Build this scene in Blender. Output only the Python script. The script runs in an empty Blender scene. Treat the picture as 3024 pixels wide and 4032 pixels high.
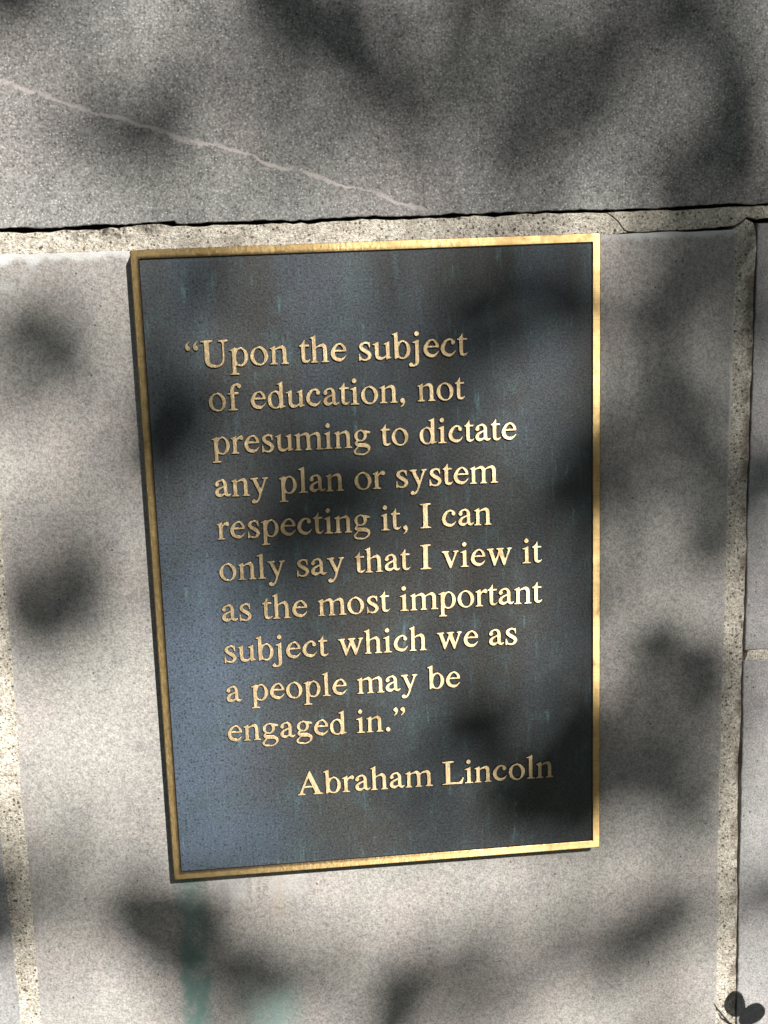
import bpy, bmesh, math, random, json
from mathutils import Vector, Matrix
from mathutils.geometry import delaunay_2d_cdt
random.seed(7)
C = bpy.context.scene.collection
sc = bpy.context.scene
ZC = 1.25                                   # height of the plaque centre above the ground
WY = 0.018                                  # front of the stone (plaque face is y = 0, viewer at -y)

# ------------------------------------------------------------------ camera
cam = bpy.data.cameras.new('camera'); camo = bpy.data.objects.new('camera', cam); C.objects.link(camo)
R = [[0.9941854, -0.1027089, -0.0323475], [-0.054209, -0.2178166, -0.9744831], [0.0930423, 0.9705703, -0.2221179]]
CP = [-0.120903, -1.320802, 0.357172]
M = Matrix(((R[0][0], -R[1][0], -R[2][0], CP[0]), (R[0][1], -R[1][1], -R[2][1], CP[1]),
            (R[0][2], -R[1][2], -R[2][2], CP[2] + ZC), (0, 0, 0, 1)))
camo.matrix_world = M
cam.sensor_fit = 'HORIZONTAL'; cam.sensor_width = 36; cam.lens = 36 * 5629.0 / 3024
cam.clip_start = 0.01; cam.clip_end = 500
sc.camera = camo

# ------------------------------------------------------------------ sky and sun
SUN = Vector((0.32, -1.0, 0.73)).normalized()          # towards the sun
world = bpy.data.worlds.new('World'); sc.world = world; world.use_nodes = True
wn = world.node_tree; bg = wn.nodes['Background']
sky = wn.nodes.new('ShaderNodeTexSky'); sky.sky_type = 'NISHITA'; sky.sun_disc = False
sky.sun_elevation = math.asin(SUN.z); sky.sun_rotation = math.atan2(SUN.x, SUN.y)
wn.links.new(sky.outputs[0], bg.inputs[0]); bg.inputs[1].default_value = 0.05
sl = bpy.data.lights.new('sun', 'SUN'); sl.energy = 5.0; sl.angle = math.radians(0.53); sl.color = (1.0, 0.96, 0.915)
so = bpy.data.objects.new('sun', sl); C.objects.link(so); so.location = SUN * 20
so.rotation_euler = SUN.to_track_quat('Z', 'Y').to_euler()
vs = sc.view_settings; vs.view_transform = 'Standard'; vs.look = 'None'; vs.gamma = 1; vs.exposure = 0.66
sc.render.engine = 'CYCLES'

# ------------------------------------------------------------------ helpers
def thing(name, label, cat, loc=(0, 0, 0), group=None):
    o = bpy.data.objects.new(name, None); C.objects.link(o); o.location = loc; o.empty_display_size = 0.1
    o['label'] = label; o['category'] = cat
    if group: o['group'] = group
    return o
def link(name, me, parent=None, mats=()):
    for m in mats: me.materials.append(m)
    o = bpy.data.objects.new(name, me); C.objects.link(o)
    if parent is not None:
        o.parent = parent
        l = Vector(parent.location); p = parent.parent
        while p: l += Vector(p.location); p = p.parent
        o.matrix_parent_inverse = Matrix.Translation(-l)
    return o
def mesh(name, verts, faces, parent=None, mats=(), smooth=False):
    me = bpy.data.meshes.new(name); me.from_pydata([tuple(v) for v in verts], [], faces); me.update()
    if smooth: me.polygons.foreach_set('use_smooth', [True] * len(me.polygons))
    return link(name, me, parent, mats)
class NT:
    def __init__(s, name):
        s.m = bpy.data.materials.new(name); s.m.use_nodes = True; s.t = s.m.node_tree; s.n = s.t.nodes
        s.b = s.n['Principled BSDF']; s.co = s.n.new('ShaderNodeTexCoord').outputs['Object']
    def put(s, sock, v):
        if isinstance(v, bpy.types.NodeSocket): s.t.links.new(v, sock)
        elif isinstance(v, (tuple, list)) and len(v) == 3 and sock.type == 'RGBA': sock.default_value = (*v, 1)
        else: sock.default_value = v
    def noise(s, scale, detail=2, rough=.5, vec=None, dist=0):
        n = s.n.new('ShaderNodeTexNoise'); s.put(n.inputs['Vector'], vec or s.co)
        n.inputs['Scale'].default_value = scale; n.inputs['Detail'].default_value = detail
        n.inputs['Roughness'].default_value = rough; n.inputs['Distortion'].default_value = dist; return n.outputs[0]
    def vor(s, scale, vec=None, rnd=1):
        n = s.n.new('ShaderNodeTexVoronoi'); s.put(n.inputs['Vector'], vec or s.co); n.inputs['Scale'].default_value = scale
        n.inputs['Randomness'].default_value = rnd; return n.outputs['Distance'], n.outputs['Color']
    def scale(s, v, off=(0, 0, 0)):
        n = s.n.new('ShaderNodeMapping'); s.put(n.inputs[0], s.co); n.inputs['Scale'].default_value = v; n.inputs['Location'].default_value = off; return n.outputs[0]
    def math(s, op, a, b=0.0, c=0.0, clamp=False):
        n = s.n.new('ShaderNodeMath'); n.operation = op; n.use_clamp = clamp
        for i, v in enumerate((a, b, c)): s.put(n.inputs[i], v)
        return n.outputs[0]
    def rng(s, v, a, b, c=0.0, d=1.0, smooth=True):
        n = s.n.new('ShaderNodeMapRange'); n.interpolation_type = 'SMOOTHSTEP' if smooth else 'LINEAR'; n.clamp = True
        for i, x in enumerate((v, a, b, c, d)): s.put(n.inputs[i], x)
        return n.outputs[0]
    def mix(s, f, a, b, mode='MIX'):
        n = s.n.new('ShaderNodeMix'); n.data_type = 'RGBA'; n.blend_type = mode
        s.put(n.inputs[0], f); s.put(n.inputs[6], a); s.put(n.inputs[7], b); return n.outputs[2]
    def mul(s, col, v):
        n = s.n.new('ShaderNodeVectorMath'); n.operation = 'SCALE'; s.put(n.inputs[0], col); s.put(n.inputs['Scale'], v); return n.outputs[0]
    def xyz(s):
        n = s.n.new('ShaderNodeSeparateXYZ'); s.put(n.inputs[0], s.co); return n.outputs
    def gate(s, color, lo):
        n = s.n.new('ShaderNodeSeparateColor'); s.put(n.inputs[0], color); return s.math('GREATER_THAN', n.outputs[0], lo)
    def bump(s, h, strength, dist):
        n = s.n.new('ShaderNodeBump'); n.inputs['Strength'].default_value = strength; n.inputs['Distance'].default_value = dist
        s.put(n.inputs['Height'], h); s.put(s.b.inputs['Normal'], n.outputs[0])
    def out(s, col, rough, metal=0.0, spec=None):
        s.put(s.b.inputs['Base Color'], col); s.put(s.b.inputs['Roughness'], rough); s.put(s.b.inputs['Metallic'], metal)
        if spec is not None: s.b.inputs['Specular IOR Level'].default_value = spec
        return s.m

# ------------------------------------------------------------------ materials
def band(k, v, a, b, soft):                 # 1 inside [a, b], soft edges
    return k.math('MULTIPLY', k.rng(v, a - soft, a + soft), k.rng(v, b + soft, b - soft))
def stone(name, base, speck=.5, fleck=.0, pits=.0, extra=None, grain=520):
    k = NT(name)
    hue = k.noise(9, 3, .55); hue2 = k.noise(23, 3, .6, k.scale((1, 1, 1), (3, 7, 1)))
    pink = (base[0] * 1.022, base[1] * .99, base[2] * .985); green = (base[0] * .978, base[1] * .997, base[2] * .975)
    col = k.mix(k.rng(hue, .40, .62), pink, green)
    col = k.mix(k.rng(hue2, .42, .68, 0, .7), col, (base[0] * .84, base[1] * .85, base[2] * .87))
    g1 = k.noise(grain, 2, .65); g2 = k.noise(1250, 1, .5); g3 = k.noise(160, 2, .6)
    v = k.math('ADD', k.rng(g1, .28, .72, 1 - speck, 1 + speck, False), k.rng(g2, .25, .75, -.35 * speck, .35 * speck, False))
    v = k.math('ADD', v, k.rng(g3, .3, .7, -.34 * speck, .34 * speck, False))
    col = k.mul(col, v)
    if fleck:
        d, c = k.vor(330, k.scale((1, 1, 1.25)))
        f = k.math('MULTIPLY', k.rng(d, .34, .16), k.gate(c, 1 - fleck))
        col = k.mix(k.math('MULTIPLY', f, .8), col, (.62, .61, .56))
        d, c = k.vor(120)
        f = k.math('MULTIPLY', k.rng(d, .20, .10), k.gate(c, .93)); col = k.mix(k.math('MULTIPLY', f, .85), col, (.50, .49, .45))
    if pits:
        d, c = k.vor(150); f = k.math('MULTIPLY', k.rng(d, .20, .09), k.gate(c, 1 - pits)); col = k.mix(k.math('MULTIPLY', f, .85), col, (.05, .045, .04))
    if extra: col = extra(k, col)
    k.bump(k.math('ADD', k.math('ADD', g1, k.math('MULTIPLY', g2, .5)), k.math('MULTIPLY', g3, .8)), .55, .0011)
    return k.out(col, .9, 0, .25)

VEIN = [(-400, 482), (-318, 469), (-300, 468), (-286, 464), (-265, 447), (-240, 437), (-216, 433), (-188, 422), (-162, 409), (-144, 405), (-120, 395), (-89, 384), (-70, 380), (-55, 373), (-20, 359), (17, 352), (40, 341), (62, 333)]
def vein(k, col):
    X, Y, Z = k.xyz()
    n = k.n.new('ShaderNodeValToRGB'); cr = n.color_ramp; cr.interpolation = 'LINEAR'
    k.put(n.inputs[0], k.rng(X, -.4, .062, 0, 1, False))
    for i, (x, z) in enumerate(VEIN):
        p = (x + 400) / 462; v = (z - 300) / 200
        e = cr.elements[0] if i == 0 else (cr.elements[1] if i == len(VEIN) - 1 else cr.elements.new(min(.999, p)))
        e.position = p; e.color = (v, v, v, 1)
    zz = k.rng(n.outputs[0], 0, 1, ZC + .3, ZC + .5, False)
    wob = k.math('MULTIPLY', k.math('SUBTRACT', k.noise(24, 5, .7), .5), .024)
    d = k.math('ABSOLUTE', k.math('ADD', k.math('SUBTRACT', Z, zz), wob))
    w = k.rng(k.noise(38, 2, .5), .3, .7, .0007, .0050, False)
    a = k.math('MULTIPLY', k.rng(d, w, k.math('MULTIPLY', w, .25)), k.rng(k.noise(48, 4, .7), .34, .54, .30, 1.0))
    a = k.math('MULTIPLY', a, k.rng(X, .066, .045))
    col = k.mix(k.math('MULTIPLY', a, .9), col, (.52, .47, .45))
    return col
def lime_and_verdigris(k, col):             # lime bleed along the joints and copper run-off below the plaque
    X, Y, Z = k.xyz(); n = k.noise(70, 4, .65); n2 = k.noise(18, 3, .6)
    r = k.math('ADD', X, k.math('MULTIPLY', n2, -.004))
    a = k.math('MULTIPLY', k.rng(k.math('SUBTRACT', X, k.math('MULTIPLY', k.math('MAXIMUM', k.math('SUBTRACT', Z, ZC - .2), 0.0), .0075)), .3448, .3465), k.rng(n2, .38, .58, .15, .7)); a = k.math('MULTIPLY', a, k.rng(Z, ZC - .35, ZC + .2, .2, 1))
    col = k.mix(a, col, (.62, .62, .60))
    top = k.math('ADD', Z, k.math('MULTIPLY', k.math('SUBTRACT', n, .5), .02))
    a = k.math('MULTIPLY', k.rng(top, ZC + .2985, ZC + .304), k.rng(k.noise(11, 2, .5), .36, .56, .15, .9))
    col = k.mix(a, col, (.66, .66, .645))
    a = k.math('MULTIPLY', band(k, X, -.345, -.30, .016), k.rng(Z, ZC + .255, ZC + .31)); a = k.math('MULTIPLY', a, k.rng(n, .45, .6, 0, .55))
    col = k.mix(a, col, (.66, .67, .67))
    xe = k.math('ADD', X, k.math('MULTIPLY', Z, .0125))
    a = k.math('MULTIPLY', k.rng(xe, -.3385, -.3425), k.rng(n2, .40, .6, .0, .25)); col = k.mix(a, col, (.55, .54, .53))
    # green runs
    sx = k.noise(1, 3, .6, k.scale((34, 1, 3))); xx = k.math('ADD', X, k.math('MULTIPLY', k.math('SUBTRACT', k.math('ADD', k.math('MULTIPLY', sx, .5), k.math('MULTIPLY', k.noise(26, 4, .65), .5)), .5), .05))
    below = k.rng(Z, ZC - .300, ZC - .312)
    strk = k.math('MULTIPLY', band(k, xx, -.214, -.184, .008), k.rng(n, .3, .62, .35, 1))
    strk = k.math('MULTIPLY', k.math('MULTIPLY', strk, below), k.rng(Z, ZC - .47, ZC - .36, .95, .72))
    col = k.mix(strk, col, (.15, .26, .235))
    s2 = k.math('MULTIPLY', band(k, xx, -.150, -.100, .024), k.rng(Z, ZC - .425, ZC - .47, 0, .75)); col = k.mix(k.math('MULTIPLY', s2, k.rng(n, .35, .6, .5, 1)), col, (.29, .45, .41))
    s3 = k.math('MULTIPLY', band(k, xx, -.175, -.09, .02), band(k, Z, ZC - .345, ZC - .30, .012))
    col = k.mix(k.math('MULTIPLY', s3, k.rng(sx, .42, .6, 0, .55)), col, (.63, .64, .63))
    s4 = k.math('MULTIPLY', band(k, xx, -.14, -.10, .006), band(k, Z, ZC - .37, ZC - .30, .02)); col = k.mix(k.math('MULTIPLY', s4, k.rng(sx, .5, .62, 0, .4)), col, (.42, .33, .24))
    return col
m_slab = stone('weathered_sandstone', (.266, .262, .251), .54, .40, .04, vein, 440)
m_mid = stone('pale_sandstone', (.410, .392, .368), .36, .05, .06, lime_and_verdigris)
m_side = stone('grey_sandstone', (.375, .368, .362), .36, .05, .08)
def mortar():
    k = NT('sandy_mortar')
    g1 = k.noise(420, 2, .7); g2 = k.noise(60, 3, .6); g3 = k.noise(900, 1, .5)
    col = k.mix(k.rng(g2, .35, .65), (.71, .66, .56), (.54, .49, .405))
    col = k.mul(col, k.math('ADD', k.rng(g1, .3, .7, .5, 1.38, False), k.rng(g3, .3, .7, -.15, .15, False)))
    for scl, lim, hi, lo in ((210, .72, .34, .18), (330, .74, .38, .2), (115, .86, .24, .13)):
        d, c = k.vor(scl); f = k.math('MULTIPLY', k.rng(d, hi, lo), k.gate(c, lim)); col = k.mix(k.math('MULTIPLY', f, .85), col, (.07, .055, .045))
    d, c = k.vor(260, k.scale((1, 1, 1), (4, 2, 9))); f = k.math('MULTIPLY', k.rng(d, .3, .15), k.gate(c, .8)); col = k.mix(k.math('MULTIPLY', f, .6), col, (.74, .71, .66))
    st = k.rng(k.noise(14, 4, .7), .56, .72, 0, .55); col = k.mix(st, col, (.16, .135, .11))
    X, Y, Z = k.xyz(); gr = k.math('MULTIPLY', band(k, k.math('ADD', X, k.math('MULTIPLY', k.noise(30, 3, .6), .06)), -.235, -.165, .03), k.rng(Z, ZC + .311, ZC + .326))
    col = k.mix(k.math('MULTIPLY', gr, k.rng(k.noise(130, 3, .7), .36, .6, 0, .9)), col, (.055, .045, .035))
    gr = k.math('MULTIPLY', k.rng(X, .357, .367), k.rng(k.noise(40, 3, .65), .42, .62, 0, .8)); col = k.mix(k.math('MULTIPLY', gr, k.math('MULTIPLY', k.rng(Z, ZC + .309, ZC + .305), k.rng(X, .3725, .3705))), col, (.17, .13, .10))
    k.bump(k.math('ADD', k.math('ADD', g1, g3), k.math('MULTIPLY', g2, .8)), .8, .0016)
    return k.out(col, .95, 0, .2)
m_mortar = mortar()
k = NT('joint_dark'); m_dark = k.out(k.mix(k.noise(200, 2), (.03, .026, .022), (.06, .05, .04)), 1, 0, .1)

def patina_and_sky():
    k = NT('bronze_patina_and_sky'); X, Y, Z = k.xyz()
    big = k.noise(7, 4, .6); mid = k.noise(28, 4, .65); fine = k.noise(480, 2, .65); fine2 = k.noise(1000, 1, .5)
    st = k.noise(1, 4, .65, k.scale((95, 1, 14))); st2 = k.noise(1, 3, .6, k.scale((150, 1, 14), (5, 0, 2)))
    col = k.mix(k.rng(big, .40, .60), (.060, .069, .074), (.066, .066, .063))
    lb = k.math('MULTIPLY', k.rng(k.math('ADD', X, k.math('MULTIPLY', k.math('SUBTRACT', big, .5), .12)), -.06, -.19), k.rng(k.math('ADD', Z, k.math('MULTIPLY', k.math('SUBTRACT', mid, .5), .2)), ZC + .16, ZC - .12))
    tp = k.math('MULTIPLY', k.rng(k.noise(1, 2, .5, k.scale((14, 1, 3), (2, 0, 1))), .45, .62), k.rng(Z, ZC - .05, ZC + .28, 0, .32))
    col = k.mix(k.math('MAXIMUM', k.math('MULTIPLY', lb, .95), tp), col, (.105, .138, .185))  # blue sky reflection painted into the patina, at lower left and towards the top
    col = k.mix(k.rng(mid, .48, .70, 0, .5), col, (.080, .118, .128))
    col = k.mix(k.rng(st, .55, .75, 0, .5), col, (.10, .16, .18))
    patch = k.math('MULTIPLY', k.rng(st2, .57, .72), k.rng(mid, .46, .62)); col = k.mix(k.math('MULTIPLY', patch, .55), col, (.16, .27, .30))
    rust = k.math('MULTIPLY', k.rng(st, .46, .30), k.rng(k.noise(10, 3, .6), .54, .70)); col = k.mix(k.math('MULTIPLY', rust, .4), col, (.085, .055, .035))
    col = k.mul(col, k.math('ADD', k.rng(fine, .28, .72, .62, 1.38, False), k.rng(fine2, .3, .7, -.22, .22, False)))
    d, c = k.vor(330); f = k.math('MULTIPLY', k.rng(d, .46, .2), k.gate(c, .74)); f = k.math('MULTIPLY', f, k.rng(X, .0, -.15, .15, .75)); col = k.mix(f, col, (.028, .036, .045))
    k.bump(k.math('ADD', fine, k.math('MULTIPLY', fine2, .5)), .35, .0007)
    return k.out(col, k.rng(fine, .3, .7, .40, .56), .25, .5)
m_field = patina_and_sky()
def brass(name, dirt, aniso, rough, c1, c2):
    k = NT(name); X, Y, Z = k.xyz()
    br = k.noise(1, 3, .6, k.scale((40, 1, 900))); n = k.noise(60, 4, .65); fine = k.noise(900, 1, .5)
    col = k.mix(k.rng(n, .35, .65), c1, c2)
    col = k.mix(k.rng(br, .5, .72, 0, .55), col, (.40, .27, .12))
    d = k.rng(k.noise(33, 5, .7), .58 - .16 * dirt, .72, 0, .75 * min(1, dirt + .35)); col = k.mix(d, col, (.20, .135, .07))
    if dirt > .4:                           # darker brown towards the inner edge of the frame, strongest at left
        e = k.math('MAXIMUM', k.math('SUBTRACT', k.math('ABSOLUTE', X), hw - BW), k.math('SUBTRACT', k.math('ABSOLUTE', k.math('SUBTRACT', Z, ZC)), hh - BW))
        tn = k.math('MULTIPLY', k.rng(k.math('ADD', e, k.math('MULTIPLY', n, -.003)), .0022, -.001), k.rng(X, .16, -.08, .1, .9)); col = k.mix(tn, col, (.13, .09, .05))
        ed = k.rng(e, .0066, .0076, 0, .45); col = k.mix(ed, col, (.30, .20, .10))
    dent = k.noise(170, 3, .6)
    scr = k.noise(1, 2, .5, k.scale((25, 1, 420), (3, 0, 5)))
    k.bump(k.math('ADD', k.math('ADD', k.math('MULTIPLY', br, .5), k.math('MULTIPLY', fine, .35)), k.math('ADD', k.math('MULTIPLY', dent, 1.6), k.math('MULTIPLY', scr, .5))), .30, .0005)
    k.b.inputs['Anisotropic'].default_value = aniso
    t = k.n.new('ShaderNodeCombineXYZ'); t.inputs[2].default_value = 1; k.put(k.b.inputs['Tangent'], t.outputs[0])
    return k.out(col, k.math('ADD', k.rng(n, .3, .7, rough - .03, rough + .05), k.math('MULTIPLY', d, .25)), 1.0)
PW, PH, BW = .432, .6165, .0078
hw, hh = PW / 2, PH / 2
m_brass = brass('polished_brass', .4, .92, .52, (.70, .56, .34), (.57, .435, .25)); m_border = brass('worn_brass', .42, .955, .46, (.72, .53, .25), (.58, .41, .18))
k = NT('dark_bronze'); m_edge = k.out(k.mix(k.noise(90, 3), (.022, .018, .017), (.045, .036, .028)), .55, .3)

# ------------------------------------------------------------------ the wall
def jit(a, b, amp, step=.006, rough=.35):
    """irregular line from a to b (end points kept)"""
    a, b = Vector(a), Vector(b); L = (b - a).length; n = max(1, int(L / step)); t = (b - a) / L; nn = Vector((-t.y, t.x)); out = []; w = 0
    for i in range(n):
        w = w * .72 + random.uniform(-1, 1) * amp
        out.append(a + (b - a) * (i / n) + (nn * w if i else nn * 0))
    return out
def ring(pts, amps):
    out = []
    for i, p in enumerate(pts): out += jit(p, pts[(i + 1) % len(pts)], amps if not isinstance(amps, (list, tuple)) else amps[i])
    return out
def slabmesh(name, loop, y, depth, mat, parent, cham=.0008):
    """loop counter-clockwise seen from the viewer (x right, z up, metres from the plaque centre)"""
    n = len(loop); inner = []
    for i in range(n):
        a, b, c = loop[i - 1], loop[i], loop[(i + 1) % n]
        t = (c - a); t = t.normalized() if t.length > 1e-9 else Vector((1, 0)); inner.append(b + Vector((-t.y, t.x)) * cham * random.uniform(.5, 1.3))
    bm = bmesh.new()
    f = [bm.verts.new((p.x, y, p.y + ZC)) for p in inner]
    e = [bm.verts.new((p.x, y + cham * .9, p.y + ZC)) for p in loop]
    k_ = [bm.verts.new((p.x, y + depth, p.y + ZC)) for p in loop]
    for i in range(n):
        j = (i + 1) % n
        bm.faces.new((e[i], e[j], f[j], f[i])); bm.faces.new((k_[i], k_[j], e[j], e[i]))
    cv, _, cf, ov, _, _ = delaunay_2d_cdt([Vector((p.x, p.y)) for p in inner], [(i, (i + 1) % n) for i in range(n)], [], 1, 1e-7)
    vm = [f[o[0]] if o else bm.verts.new((v.x, y, v.y + ZC)) for v, o in zip(cv, ov)]
    for q in cf:
        try: bm.faces.new([vm[i] for i in q])
        except ValueError: pass
    bmesh.ops.recalc_face_normals(bm, faces=bm.faces); bm.normal_update()
    me = bpy.data.meshes.new(name); bm.to_mesh(me); bm.free()
    return link(name, me, parent, (mat,))
V2 = lambda l: [Vector((x / 1000, z / 1000)) for x, z in l]
wall = thing('stone_wall', 'sandstone block wall with pale sandy mortar joints, carrying the bronze plaque', 'wall', (0, WY, 0))
def block(pts, mat, y=WY, amp=.00045, label=None):
    o = slabmesh('stone_block', ring(V2(pts), amp), y, .09, mat, wall)
    if label: o['label'] = label
    return o
# the blocks seen in the photo (counter-clockwise)
slab_edge = [(-1250, 331), (-330, 331), (-281, 330.5), (-182, 332.3), (-175, 332.5), (-173, 330), (-153, 329.5), (-107, 329.8), (-65, 328.6), (-62, 329.8), (16, 330), (89, 330), (225, 329.6), (380, 330), (900, 330)]
loop = []
pts = V2(slab_edge + [(900, 905), (-1250, 905)])
for i, p in enumerate(pts): loop += jit(p, pts[(i + 1) % len(pts)], .0007 if i < len(slab_edge) - 1 else .0005, .004 if i < len(slab_edge) - 1 else .02)
o = slabmesh('stone_block', loop, WY - .0025, .09, m_slab, wall); o['label'] = 'darker weathered upper block crossed by a thin pale vein'
block([(-362, -640), (347, -640), (349, -507), (347, -286), (348, -121), (349, 37), (351, 163), (352, 300), (349, 306), (200, 306.5), (-100, 307), (-353, 308.5), (-354.5, 54), (-356, -10), (-357, -125), (-360, -217), (-359, -285), (-361, -424)], m_mid, label='pale block behind the plaque with green copper stains')
block([(-1100, -640), (-381.5, -640), (-381, -422), (-383, -255), (-378, -60), (-376, 306), (-1100, 306)], m_side)
block([(370, -113), (1050, -113), (1050, 311), (372.5, 311), (371.5, 162), (369.8, 36)], m_side, WY - .0008)
block([(371.5, -640), (1050, -640), (1050, -124.5), (369.3, -124.5), (370, -274), (371.5, -534)], m_side, WY - .0004)
# the rest of the wall, out of the frame
for (x0, z0, x1, z1, mt) in ((-2000, 331, -1262, 905, m_mid), (912, 331, 2000, 905, m_mid), (-2000, -640, -1112, 306, m_side), (1062, -640, 2000, 306, m_mid),
                             (-2000, -1245, -700, -652, m_mid), (-688, -1245, 560, -652, m_side), (572, -1245, 2000, -652, m_mid)):
    block([(x0, z0), (x1, z0), (x1, z1), (x0, z1)], mt)
# mortar, raked almost flush; gaps along its edges are the dark cracks
def joint(pts, amp=.0006, y=WY + .0002): return slabmesh('mortar_joint', ring(V2(pts), amp * 1.4), y, .07, m_mortar, wall, .0006)
H_top = [(2000, 327.2), (380, 327), (310, 326.6), (225, 326.4)]
joint([(227, 326.2), (237, 318.6), (243, 310), (248, 308.2), (273, 308), (309, 308), (350, 310), (357, 314), (362, 318), (371, 315), (380, 316), (2000, 316)] + H_top[:-1], .0005)
joint([(-2000, 304), (-353, 305), (-223, 304), (0, 304), (205, 304), (240, 306.7), (246.4, 307.2), (242.2, 309.6), (236.2, 318.2), (226.2, 325.8), (200, 326.6), (89, 327.2), (16, 326.8), (-60, 327), (-67, 325.6), (-107, 326.6), (-153, 326.4), (-178, 327.4), (-184, 329.3), (-281, 327), (-330, 327.6), (-2000, 328)], .0009)
joint([(343, -650), (369, -650), (370.0, -534), (369.0, -400), (367.4, -330), (366.6, -240), (368.2, -122), (368.3, 36), (370, 162), (370.9, 302), (368, 312), (361, 315.6), (357.4, 311.6), (348, 306.5), (347, 300), (347, 163), (345, 37), (344, -121), (343, -286), (344, -507)], .00045)
joint([(370.5, -124), (2000, -124), (2000, -113.8), (374, -113.8)], .0005)
joint([(-386, -650), (-357, -650), (-357, -424), (-355, -285), (-355, -217), (-353, -125), (-352, -10), (-350, 54), (-349, 306), (-381, 306), (-383, -60), (-388, -255), (-385, -422)], .0006)
joint([(-2000, -651.6), (2000, -651.6), (2000, -650.4), (-2000, -650.4)], .0001)
for (x0, z0, x1, z1) in ((-1261.5, 331, -1250.5, 905), (900.5, 331, 911.5, 905), (-1111.5, -640, -1100.5, 306), (1050.5, -640, 1061.5, 306), (-699.5, -1245, -688.5, -652), (560.5, -1245, 571.5, -652)):
    joint([(x0, z0), (x1, z0), (x1, z1), (x0, z1)], .0005)
vv, ff = [], []
def box(vv, ff, x0, y0, z0, x1, y1, z1):
    b = len(vv); vv += [(x0, y0, z0), (x1, y0, z0), (x1, y1, z0), (x0, y1, z0), (x0, y0, z1), (x1, y0, z1), (x1, y1, z1), (x0, y1, z1)]
    ff += [tuple(b + i for i in q) for q in ((0, 1, 5, 4), (1, 2, 6, 5), (2, 3, 7, 6), (3, 0, 4, 7), (4, 5, 6, 7), (3, 2, 1, 0))]
box(vv, ff, -2.0, WY + .03, .004, 2.0, WY + .35, ZC + .9); mesh('wall_core', vv, ff, wall, (m_dark,))

# ------------------------------------------------------------------ the plaque
plaque = thing('plaque', 'dark bronze plaque with gold border and raised gold quotation, fixed to the stone wall', 'plaque', (0, WY, ZC))
def rrect(w, h, r, n=5):
    out = []
    for cx, cz, a0 in ((w - r, -h + r, -90), (w - r, h - r, 0), (-w + r, h - r, 90), (-w + r, -h + r, 180)):
        for i in range(n + 1):
            a = math.radians(a0 + 90 * i / n); out.append((cx + r * math.cos(a), cz + r * math.sin(a)))
    return out
def lofted(name, rings, mats, cap_last=False, cap_first=False, facey=.85):
    vv, ff = [], []; n = len(rings[0][0])
    for pts, y in rings: vv += [(x, y, z + ZC) for x, z in pts]
    for r in range(len(rings) - 1):
        for i in range(n):
            j = (i + 1) % n; ff.append((r * n + i, r * n + j, (r + 1) * n + j, (r + 1) * n + i))
    if cap_last: ff.append(tuple((len(rings) - 1) * n + i for i in range(n)))
    if cap_first: ff.append(tuple(reversed(range(n))))
    o = mesh(name, vv, ff, plaque, mats)
    if len(mats) > 1:
        for p in o.data.polygons: p.material_index = 0 if p.normal.y < -facey else 1
    return o
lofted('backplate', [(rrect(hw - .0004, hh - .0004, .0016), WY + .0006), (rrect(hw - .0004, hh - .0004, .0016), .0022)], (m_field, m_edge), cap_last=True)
iw, ih = hw - BW, hh - BW
lofted('border', [(rrect(hw, hh, .0018), .0030), (rrect(hw, hh, .0018), .0006), (rrect(hw - .0002, hh - .0002, .0017), .0002), (rrect(hw - .0007, hh - .0007, .0014), 0),
                  (rrect(iw + .0006, ih + .0006, .0011), 0), (rrect(iw + .0001, ih + .0001, .001), .0003), (rrect(iw - .0003, ih - .0003, .0008), .0024)], (m_border, m_edge), facey=.35)

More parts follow.
